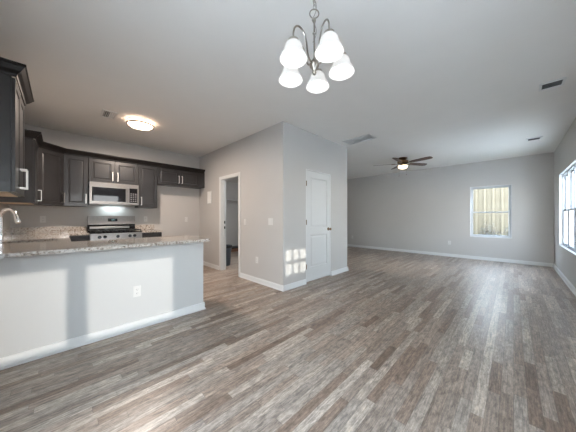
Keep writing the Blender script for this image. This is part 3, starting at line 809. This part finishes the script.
for gx in (-0.25, 0.0, 0.25):
    bm = bmesh.new()
    a, b = RX+gx-0.118, RX+gx+0.118; c, d = yf+0.045, RY-0.12
    for (p, q) in (((a, c), (b, c)), ((b, c), (b, d)), ((b, d), (a, d)), ((a, d), (a, c))):
        X0, X1 = sorted((p[0], q[0])); Y0, Y1 = sorted((p[1], q[1]))
        box(bm, X0-0.006, X1+0.006, Y0-0.006, Y1+0.006, 0.940, 0.954)
    m_ = (a+b)/2; box(bm, m_-0.006, m_+0.006, c, d, 0.940, 0.954)
    for fr_ in (0.25, 0.5, 0.75):
        yy = c+(d-c)*fr_; box(bm, a, b, yy-0.006, yy+0.006, 0.940, 0.954)
    for X_ in (a, b):
        for Y_ in (c, d): box(bm, X_-0.007, X_+0.007, Y_-0.007, Y_+0.007, 0.9225, 0.940)
    obj('grate', L(bm), M_iron, rg)
for bx, by in ((-0.25, 0.17), (-0.25, 0.42), (0.25, 0.17), (0.25, 0.42), (0.0, 0.30)):
    bm = bmesh.new(); lathe(bm, [(0, 0), (0.045, 0), (0.045, 0.008), (0.030, 0.010), (0.030, 0.016), (0, 0.017)], 20); obj('burner', bm, M_iron, rg, True, (bx, yf+by-RY, 0.9225))
bm = bmesh.new(); box(bm, x0, x1, RY-0.080, RY-0.002, 0.905, 1.045, 0.003); obj('backguard_base', L(bm), M_black, rg)
bm = bmesh.new(); box(bm, x0+0.03, x1-0.10, RY-0.087, RY-0.081, 0.965, 1.010, 0.002); obj('backguard_reflection', L(bm), M_steel, rg)  # steel strip stands in for a grey reflection in the black band
bm = bmesh.new()
v = [bm.verts.new(p) for p in ((x0, RY-0.105, 1.046), (x1, RY-0.105, 1.046), (x1, RY-0.01, 1.046), (x0, RY-0.01, 1.046), (x0, RY-0.075, 1.215), (x1, RY-0.075, 1.215), (x1, RY-0.01, 1.215), (x0, RY-0.01, 1.215))]
for f in ((0, 1, 2, 3), (4, 7, 6, 5), (0, 4, 5, 1), (1, 5, 6, 2), (2, 6, 7, 3), (3, 7, 4, 0)): bm.faces.new([v[k] for k in f])
bmesh.ops.bevel(bm, geom=list(bm.edges), offset=0.006, segments=2, affect='EDGES')
bgd = obj('backguard', L(bm), M_steel, rg)
bm = bmesh.new(); box(bm, -0.075, 0.075, -0.003, 0.003, -0.028, 0.028, 0.001)
ds = obj('display', bm, M_display, bgd, False, (0.0, -0.094, 1.136)); ds.rotation_euler = (-math.atan2(0.03, 0.169), 0, 0)
# 7-segment clock digits
def seven(bm, ch, cx, s=0.007):
    segs = {'1': 'bc', '2': 'abged', '4': 'fgbc', '0': 'abcdef'}[ch]
    S = {'a': (-1, 1, 2, 2), 'g': (-1, 1, 0, 0), 'd': (-1, 1, -2, -2), 'b': (1, 1, 0, 2), 'c': (1, 1, -2, 0), 'f': (-1, -1, 0, 2), 'e': (-1, -1, -2, 0)}
    for q in segs:
        X0, X1, Z0, Z1 = S[q]; box(bm, cx+X0*s*0.6-0.001, cx+X1*s*0.6+0.001, -0.0045, -0.0031, Z0*s*0.6-0.001, Z1*s*0.6+0.001)
bm = bmesh.new()
for ch, cx in (('1', -0.022), ('2', -0.008), ('2', 0.010), ('4', 0.024)): seven(bm, ch, cx)
obj('clock_digits', bm, M_clock, ds)

# ------------------------------------------------------------------ microwave
mw = thing('microwave', 'stainless steel over-the-range microwave with black glass door', 'microwave', (0.738, YB-0.003, 1.43))
mx0, mx1, mz0, mz1, mf = -0.374, 0.374, 0.0, 0.402, -0.375
bm = bmesh.new(); box(bm, mx0, mx1, mf, 0, mz0, mz1, 0.003); obj('body', bm, M_steel, mw)
bm = bmesh.new()
dxe = 0.205
for (a, b, c, d) in ((mx0, mx0+0.035, 0.008, 0.355), (dxe-0.045, dxe, 0.008, 0.355), (mx0+0.035, dxe-0.045, 0.008, 0.055), (mx0+0.035, dxe-0.045, 0.310, 0.355)): box(bm, a, b, mf-0.022, mf-0.001, c, d)
md = obj('door', bm, M_steel, mw)
bm = bmesh.new(); box(bm, mx0+0.035, dxe-0.045, mf-0.019, mf-0.002, 0.055, 0.310); obj('door_glass', bm, M_black, md)
bm = bmesh.new(); box(bm, dxe-0.030, dxe-0.012, mf-0.062, mf-0.048, 0.035, 0.330, 0.004); box(bm, dxe-0.028, dxe-0.014, mf-0.048, mf-0.022, 0.04, 0.06); box(bm, dxe-0.028, dxe-0.014, mf-0.048, mf-0.022, 0.305, 0.325); obj('door_handle', bm, M_steel, md)
bm = bmesh.new(); box(bm, dxe+0.003, mx1, mf-0.020, mf-0.001, 0.008, 0.355, 0.002); cpn = obj('control_panel', bm, M_steel, mw)
bm = bmesh.new(); box(bm, dxe+0.015, mx1-0.022, mf-0.0225, mf-0.0203, 0.045, 0.325, 0.0005); kp = obj('keypad', bm, M_black, cpn)
bm = bmesh.new()
for r_ in range(5):
    for c__ in range(3): box(bm, dxe+0.030+c__*0.038, dxe+0.054+c__*0.038, mf-0.0234, mf-0.0226, 0.065+r_*0.036, 0.085+r_*0.036)
obj('button', bm, mat('grey_buttons', (0.16, 0.16, 0.17), 0.4), kp)
bm = bmesh.new(); box(bm, mx0, mx1, mf-0.020, mf-0.001, 0.360, 0.400, 0.002); obj('vent_band', bm, M_steel, mw)

hl_ = bpy.data.lights.new('hood_lamp', 'AREA'); hl_.shape = 'RECTANGLE'; hl_.size = 0.30; hl_.size_y = 0.08; hl_.energy = 1.6; hl_.color = (0.80, 0.95, 1.0)
ho_ = bpy.data.objects.new('hood_lamp', hl_); COL.objects.link(ho_); ho_.parent = mw; ho_.location = (0, -0.10, -0.006)

# ------------------------------------------------------------------ outlets, switches
def plate(kind, name, label, loc, facing, group=None, gang=1):
    """facing: angle so that local -y points into the room"""
    t = thing(name, label, 'outlet' if kind == 'outlet' else 'light switch', loc, facing, group)
    wd = 0.070 + 0.046*(gang-1)
    bm = bmesh.new(); box(bm, -wd/2, wd/2, -0.006, -0.0008, -0.0575, 0.0575, 0.002); obj('cover_plate', bm, M_plastic, t)
    for k in range(gang):
        cx = (k-(gang-1)/2)*0.046
        if kind == 'outlet':
            for sz in (-0.020, 0.020):
                bm = bmesh.new(); box(bm, cx-0.016, cx+0.016, -0.008, -0.006, sz-0.014, sz+0.014, 0.0008)
                s_ = obj('socket', bm, M_plastic, t)
                bm = bmesh.new(); box(bm, cx-0.008, cx-0.0055, -0.0084, -0.0081, sz-0.004, sz+0.006); box(bm, cx+0.0055, cx+0.008, -0.0084, -0.0081, sz-0.004, sz+0.006); box(bm, cx-0.002, cx+0.002, -0.0084, -0.0081, sz-0.011, sz-0.007)
                obj('slot', bm, M_slot, s_)
        else:
            bm = bmesh.new(); box(bm, cx-0.016, cx+0.016, -0.009, -0.006, -0.033, 0.033, 0.001); obj('rocker', bm, M_plastic, t)
    return t
WG = 'white wall plates'
plate('outlet', 'wall_outlet', 'white outlet on the front of the white peninsula', (0.577, 2.8536, 0.40), 0)
plate('outlet', 'wall_outlet', 'faint white outlet above the counter left of the range', (-0.213, YB, 1.155), 0)
plate('outlet', 'wall_outlet', 'faint white outlet above the counter right of the range', (1.322, YB, 1.15), 0)
plate('outlet', 'wall_outlet', 'faint white outlet on the wall inside the empty fridge space', (2.194, YB, 1.135), 0)
plate('outlet', 'wall_outlet', 'white outlet low on the wall between doorway and outer corner', (PX, 3.323, 0.408), -PI/2)
plate('switch', 'light_switch', 'single white switch just right of the laundry doorway', (PX, 3.70, 1.10), -PI/2)
plate('switch', 'light_switch', 'wide white switch plate near the outer corner of the closet wall', (PX, 2.94, 1.115), -PI/2, gang=2)
plate('outlet', 'wall_outlet', 'white outlet at far left of the long back wall, beside closet corner', (XF, 4.60, 0.39), -PI/2)
plate('outlet', 'wall_outlet', 'white outlet on the far wall left of the window', (XF, 1.373, 0.42), -PI/2)
# white box high on the wall between fridge space and doorway
ch = thing('wall_panel', 'white upright box on the wall left of the laundry doorway', 'wall box', (PX, 5.19, 1.515), -PI/2)
bm = bmesh.new(); box(bm, -0.10, 0.10, -0.012, -0.001, 0, 0.30, 0.003); obj('frame', bm, M_trim, ch)
bm = bmesh.new(); box(bm, -0.082, 0.082, -0.016, -0.012, 0.018, 0.282, 0.002); obj('cover', bm, mat('bright_white_cover', (0.88, 0.88, 0.86), 0.3), ch)

# ------------------------------------------------------------------ ceiling vents
def ceiling_vent(label, cx, cy, lx, ly, slats, along, dark=M_duct, border=0.028, core=None, twoway=False):
    t = thing('ceiling_vent', label, 'ceiling vent', (cx, cy, H-0.014), 0, None)
    ox0, ox1, oy0, oy1 = -lx/2, lx/2, -ly/2, ly/2
    ix0, ix1, iy0, iy1 = ox0+border, ox1-border, oy0+border, oy1-border
    bm = bmesh.new(); zt = 0.013
    box(bm, ox0, ix0, oy0, oy1, 0, zt); box(bm, ix1, ox1, oy0, oy1, 0, zt); box(bm, ix0, ix1, oy0, iy0, 0, zt); box(bm, ix0, ix1, iy1, oy1, 0, zt)
    obj('frame', bm, M_trim, t)
    bm = bmesh.new(); box(bm, ix0, ix1, iy0, iy1, 0.010, 0.013); obj('backing', bm, dark, t)
    bm = bmesh.new()
    for k in range(slats):
        f = (k+0.5)/slats
        if along == 'x':
            y = iy0+(iy1-iy0)*f; s = (iy1-iy0)/slats*0.36
            vs = [bm.verts.new(p) for p in ((ix0, y-s, 0.001), (ix1, y-s, 0.001), (ix1, y+s, 0.008), (ix0, y+s, 0.008))]
            ws = [bm.verts.new(p) for p in ((ix0, y-s, 0.0025), (ix1, y-s, 0.0025), (ix1, y+s, 0.0095), (ix0, y+s, 0.0095))]
        else:
            x = ix0+(ix1-ix0)*f; s = (ix1-ix0)/slats*(0.36 if core is not M_ceil else 0.47)
            za, zb_ = (0.001, 0.008)
            if twoway:
                s = (ix1-ix0)/slats*(0.12 if f < 0.5 else 0.49)
                if f < 0.5: za, zb_ = (0.008, 0.001)
            vs = [bm.verts.new(p) for p in ((x-s, iy0, za), (x-s, iy1, za), (x+s, iy1, zb_), (x+s, iy0, zb_))]
            ws = [bm.verts.new(p) for p in ((x-s, iy0, za+0.0015), (x-s, iy1, za+0.0015), (x+s, iy1, zb_+0.0015), (x+s, iy0, zb_+0.0015))]
        bm.faces.new(vs); bm.faces.new(ws[::-1])
        for q in range(4): bm.faces.new((vs[q], vs[(q+1) % 4], ws[(q+1) % 4], ws[q]))
    obj('slats', bm, M_trim if core is None else core, t)
M_vslat = mat('grey_vent_slats', (0.22, 0.22, 0.22), 0.6)
ceiling_vent('small white ceiling vent beside the round kitchen ceiling light', 0.515, 4.31, 0.18, 0.31, 6, 'y', border=0.024, twoway=True)
ceiling_vent('larger ceiling vent at the right edge of the photo, nearest the viewer', 4.03, -0.315, 0.20, 0.20, 6, 'y', core=M_vslat, border=0.022)
ceiling_vent('small far ceiling vent near the corner by the far wall', 6.58, -0.285, 0.19, 0.22, 5, 'y', core=M_vslat, border=0.03)
ceiling_vent('large pale return grille on the ceiling beside the closet corner', 4.195, 2.18, 0.30, 0.58, 12, 'y', core=M_ceil, dark=mat('grille_backing', (0.85, 0.85, 0.85), 0.8), border=0.025)

# ------------------------------------------------------------------ kitchen flush light
fl = thing('ceiling_light', 'round flush kitchen ceiling light glowing warm with nickel ring', 'ceiling light', (0.915, 4.28, H))
bm = bmesh.new(); lathe(bm, [(0, -0.001), (0.165, -0.001), (0.165, -0.012), (0, -0.012)], 40); obj('base', bm, M_trim, fl, True)
bm = bmesh.new(); lathe(bm, [(0.160, -0.0125), (0.170, -0.020), (0.174, -0.055), (0.168, -0.072), (0.145, -0.088), (0.10, -0.100), (0, -0.103)], 48); obj('glass_diffuser', bm, M_drum, fl, True)
bm = bmesh.new(); lathe(bm, [(0.180, -0.050), (0.188, -0.050), (0.188, -0.072), (0.180, -0.072), (0.180, -0.050)], 48)
for k in range(3):
    a = 2*PI*k/3+0.6; tube(bm, [(0.188*math.cos(a), 0.188*math.sin(a), -0.060), (0.172*math.cos(a), 0.172*math.sin(a), -0.006)], 0.004, 6)
obj('ring', bm, M_ring, fl, True)

ld = bpy.data.lights.new('kitchen_lamp', 'AREA'); ld.shape = 'DISK'; ld.size = 0.20; ld.energy = 50; ld.color = (1.0, 0.84, 0.72)
lo_ = bpy.data.objects.new('kitchen_lamp', ld); COL.objects.link(lo_); lo_.parent = fl; lo_.location = (0, 0, -0.106)

# added laundry light, out of view behind the wall, to brighten the room
ll = thing('ceiling_light', 'small unseen dome light added to brighten the laundry room', 'ceiling light', (3.5, 4.6, 2.44))
bm = bmesh.new(); lathe(bm, [(0.13, -0.001), (0.14, -0.02), (0.12, -0.06), (0.07, -0.085), (0, -0.095)], 32); obj('glass_diffuser', bm, mat('laundry_fill_dome', (0.9, 0.9, 0.9), 0.4, emit=(0.9, 0.95, 1.0), estr=150.0), ll, True)

# ------------------------------------------------------------------ chandelier
CX, CY, CZ = 1.178, 0.929, 2.19
cd = thing('chandelier', 'five-arm brushed nickel chandelier with lit frosted bell shades', 'chandelier', (CX, CY, H))
def z_(z): return z-H
bm = bmesh.new(); lathe(bm, [(0, -0.001), (0.062, -0.001), (0.062, -0.010), (0.050, -0.022), (0.018, -0.030), (0, -0.032)], 28); obj('canopy', bm, M_nickel, cd, True)
bm = bmesh.new()
zt, zb = -0.030, z_(2.562)
nl = 6; st = (zt-zb)/nl
for k in range(nl):
    zc = zt-st*(k+0.5); pts = []
    for q in range(14):
        a = 2*PI*q/14; u_ = 0.009*math.cos(a); v_ = (st*0.5+0.006)*math.sin(a)
        pts.append((u_, 0, zc+v_) if k % 2 == 0 else (0, u_, zc+v_))
    tube(bm, pts, 0.0022, 6, closed=True)
obj('chain', bm, M_nickel, cd, True)
bm = bmesh.new(); pts = []
for k in range(25):
    f = k/24; zz = zt+(z_(2.35)-zt)*f; pts.append((0.014*math.cos(f*14), 0.014*math.sin(f*14), zz))
tube(bm, pts, 0.0022, 6); obj('cord', bm, M_nickel, cd, True)
bm = bmesh.new(); pts = [(0.030*math.cos(2*PI*q/18)*0.7071, -0.030*math.cos(2*PI*q/18)*0.7071, z_(2.53)+0.030*math.sin(2*PI*q/18)) for q in range(18)]; tube(bm, pts, 0.0038, 8, closed=True); obj('loop', bm, M_nickel, cd, True)
bm = bmesh.new()
lathe(bm, [(0, 2.503-H), (0.006, 2.500-H), (0.012, 2.485-H), (0.006, 2.465-H), (0.006, 2.41-H), (0.012, 2.40-H), (0.006, 2.39-H), (0.006, 2.24-H), (0.016, 2.225-H), (0.022, 2.205-H), (0.034, 2.195-H), (0.030, 2.180-H), (0.014, 2.165-H), (0.010, 2.15-H), (0.014, 2.142-H), (0.010, 2.130-H), (0, 2.126-H)], 24)
obj('column', bm, M_nickel, cd, True)
R0 = 0.182
angs = []
# arm angles in world coordinates from the five shade positions seen from the camera
ca, sa = math.cos(YAW), math.sin(YAW)
base_ang = None
for (dd_, rr_) in ((-0.127, -0.131),):
    wx, wy = dd_*ca+rr_*sa, dd_*sa-rr_*ca
    base_ang = math.atan2(wy, wx)
for k in range(5):
    a = base_ang - math.radians(4.4) + 2*PI*k/5
    c_, s_ = math.cos(a), math.sin(a)
    pr = [(0.020, 2.200), (0.045, 2.212), (0.062, 2.25), (0.070, 2.30), (0.082, 2.335), (0.102, 2.362), (0.128, 2.374), (0.155, 2.366), (0.174, 2.342), (0.182, 2.310), (0.182, 2.272)]
    # smooth the arm by Catmull-Rom
    P = [Vector((r*c_, r*s_, z-H)) for r, z in pr]; Q = []
    for i in range(len(P)-1):
        p0, p1, p2, p3 = P[max(i-1, 0)], P[i], P[i+1], P[min(i+2, len(P)-1)]
        for t_ in (0, 0.33, 0.66):
            Q.append(0.5*((2*p1)+(-p0+p2)*t_+(2*p0-5*p1+4*p2-p3)*t_*t_+(-p0+3*p1-3*p2+p3)*t_**3))
    Q.append(P[-1])
    arm = obj('arm', tube(bmesh.new(), Q, 0.0055, 8), M_nickel, cd, True)
    bm = bmesh.new(); lathe(bm, [(0, 0.020), (0.010, 0.020), (0.014, 0.010), (0.032, 0.004), (0.034, -0.008), (0.026, -0.014), (0, -0.014)], 20)
    obj('socket_cup', bm, M_nickel, arm, True, (R0*c_, R0*s_, 2.262-H))
    bm = bmesh.new()
    prof = [(0.024, 0.0), (0.038, -0.004), (0.049, -0.016), (0.055, -0.034), (0.058, -0.050), (0.064, -0.064), (0.073, -0.077), (0.079, -0.088), (0.080, -0.094), (0.084, -0.102)]
    inn = [(r-0.003, z) for r, z in prof][::-1]
    lathe(bm, prof+[(0.083, -0.105)]+inn, 36)
    obj('glass_shade', bm, M_shade, cd, True, (R0*c_, R0*s_, 2.252-H))
    bm = bmesh.new(); lathe(bm, [(0.012, 0), (0.014, -0.02), (0.024, -0.035), (0.026, -0.050), (0.020, -0.068), (0, -0.075)], 20)
    obj('bulb', bm, M_bulb, cd, True, (R0*c_, R0*s_, 2.246-H))

# ------------------------------------------------------------------ ceiling fan
FXc, FYc = 6.31, 2.05
fn = thing('ceiling_fan', 'dark five-blade ceiling fan with lit bowl hugging the ceiling', 'ceiling fan', (FXc, FYc, H))
bm = bmesh.new(); lathe(bm, [(0, -0.001), (0.10, -0.001), (0.115, -0.02), (0.075, -0.05), (0.06, -0.06), (0.12, -0.075), (0.135, -0.10), (0.13, -0.135), (0.09, -0.155), (0, -0.156)], 36); obj('motor_housing', bm, M_bronze, fn, True)
bm = bmesh.new(); lathe(bm, [(0, -0.157), (0.05, -0.157), (0.055, -0.18), (0.10, -0.19), (0.115, -0.20), (0.112, -0.212), (0, -0.213)], 32); obj('light_fitter', bm, M_bronze, fn, True)
bm = bmesh.new(); lathe(bm, [(0.112, -0.214), (0.108, -0.24), (0.085, -0.268), (0.05, -0.284), (0, -0.290)], 32); obj('glass_bowl', bm, M_bowl, fn, True)
fb = math.atan2(0.13*sa-0.76*ca, 0.13*ca+0.76*sa)
for k in range(5):
    a = fb + 2*PI*k/5 + math.radians(3)
    rot = Matrix.Rotation(a, 3, 'Z')
    bm = bmesh.new()
    outl = [(0.19, -0.045), (0.30, -0.058), (0.60, -0.068), (0.69, -0.062), (0.72, -0.035), (0.725, 0.0), (0.72, 0.035), (0.69, 0.062), (0.60, 0.068), (0.30, 0.058), (0.19, 0.045)]
    up = [bm.verts.new((x, y, -y*0.22+0.004)) for x, y in outl]; dn_ = [bm.verts.new((x, y, -y*0.22-0.004)) for x, y in outl]
    bm.faces.new(up); bm.faces.new(dn_[::-1])
    for q in range(len(outl)): bm.faces.new((up[q], up[(q+1) % len(outl)], dn_[(q+1) % len(outl)], dn_[q]))
    bmesh.ops.rotate(bm, verts=bm.verts, cent=(0, 0, 0), matrix=rot)
    bl = obj('blade', bm, M_blade, fn, False, (0, 0, -0.145))
    bm = bmesh.new(); box(bm, 0.085, 0.20, -0.012, 0.012, -0.012, -0.005); box(bm, 0.19, 0.27, -0.035, 0.035, -0.014, -0.009)
    bmesh.ops.rotate(bm, verts=bm.verts, cent=(0, 0, 0), matrix=rot)
    obj('blade_iron', bm, M_bronze, bl)
for (dx_, dy_, ln_) in ((0.07, -0.07, 0.22), (-0.07, 0.07, 0.26)):
    bm = tube(bmesh.new(), [(dx_, dy_, -0.205), (dx_, dy_, -0.205-ln_)], 0.0015, 5); lathe(bm, [(0, 0), (0.006, -0.006), (0.007, -0.02), (0, -0.026)], 10, (dx_, dy_, -0.205-ln_)); obj('pull_chain', bm, M_bronze, fn)

# ------------------------------------------------------------------ laundry room contents
sh = thing('wire_shelf', 'white wire shelf high on the wall inside the laundry room', 'shelf', (4.05, 7.2, 1.80))
bm = bmesh.new()
for k in range(11): tube(bm, [(-1.25, -0.02-k*0.03, 0), (1.2, -0.02-k*0.03, 0)], 0.003, 5)
tube(bm, [(-1.25, -0.33, -0.03), (1.2, -0.33, -0.03)], 0.004, 5)
for k in range(13): tube(bm, [(-1.25+k*0.204, -0.01, -0.004), (-1.25+k*0.204, -0.33, -0.004)], 0.003, 5)
obj('wire_deck', bm, M_wire, sh)
for bx in (-0.75, 0.15, 0.9):
    bm = tube(bmesh.new(), [(bx, -0.005, -0.30), (bx, -0.33, -0.01)], 0.006, 6); obj('bracket', bm, M_wire, sh)
bn = thing('waste_bin', 'dark blue-grey plastic bin on the floor inside the laundry doorway', 'bin', (2.875, 5.05, 0))
bm = bmesh.new(); lathe(bm, [(0, 0.004), (0.115, 0.004), (0.120, 0.02), (0.148, 0.47), (0.158, 0.475), (0.158, 0.49), (0.143, 0.49), (0.115, 0.03), (0, 0.03)], 32); obj('body', bm, M_bin, bn, True)
bm = bmesh.new(); lathe(bm, [(0.159, 0.44), (0.166, 0.445), (0.166, 0.495), (0.150, 0.497), (0.150, 0.490), (0.159, 0.488), (0.159, 0.44)], 32); obj('rim', bm, M_iron, bn, True)
stp = thing('wooden_step', 'low reddish-brown wooden step at the far wall of the laundry room', 'step', (4.4, 6.98, 0))
bm = bmesh.new(); box(bm, -0.5, 0.5, -0.20, 0.195, 0.115, 0.145, 0.004); obj('tread', bm, M_iron, stp)
bm = bmesh.new(); box(bm, -0.48, 0.48, -0.17, -0.15, 0, 0.1145); obj('riser', bm, M_stepwood, stp)
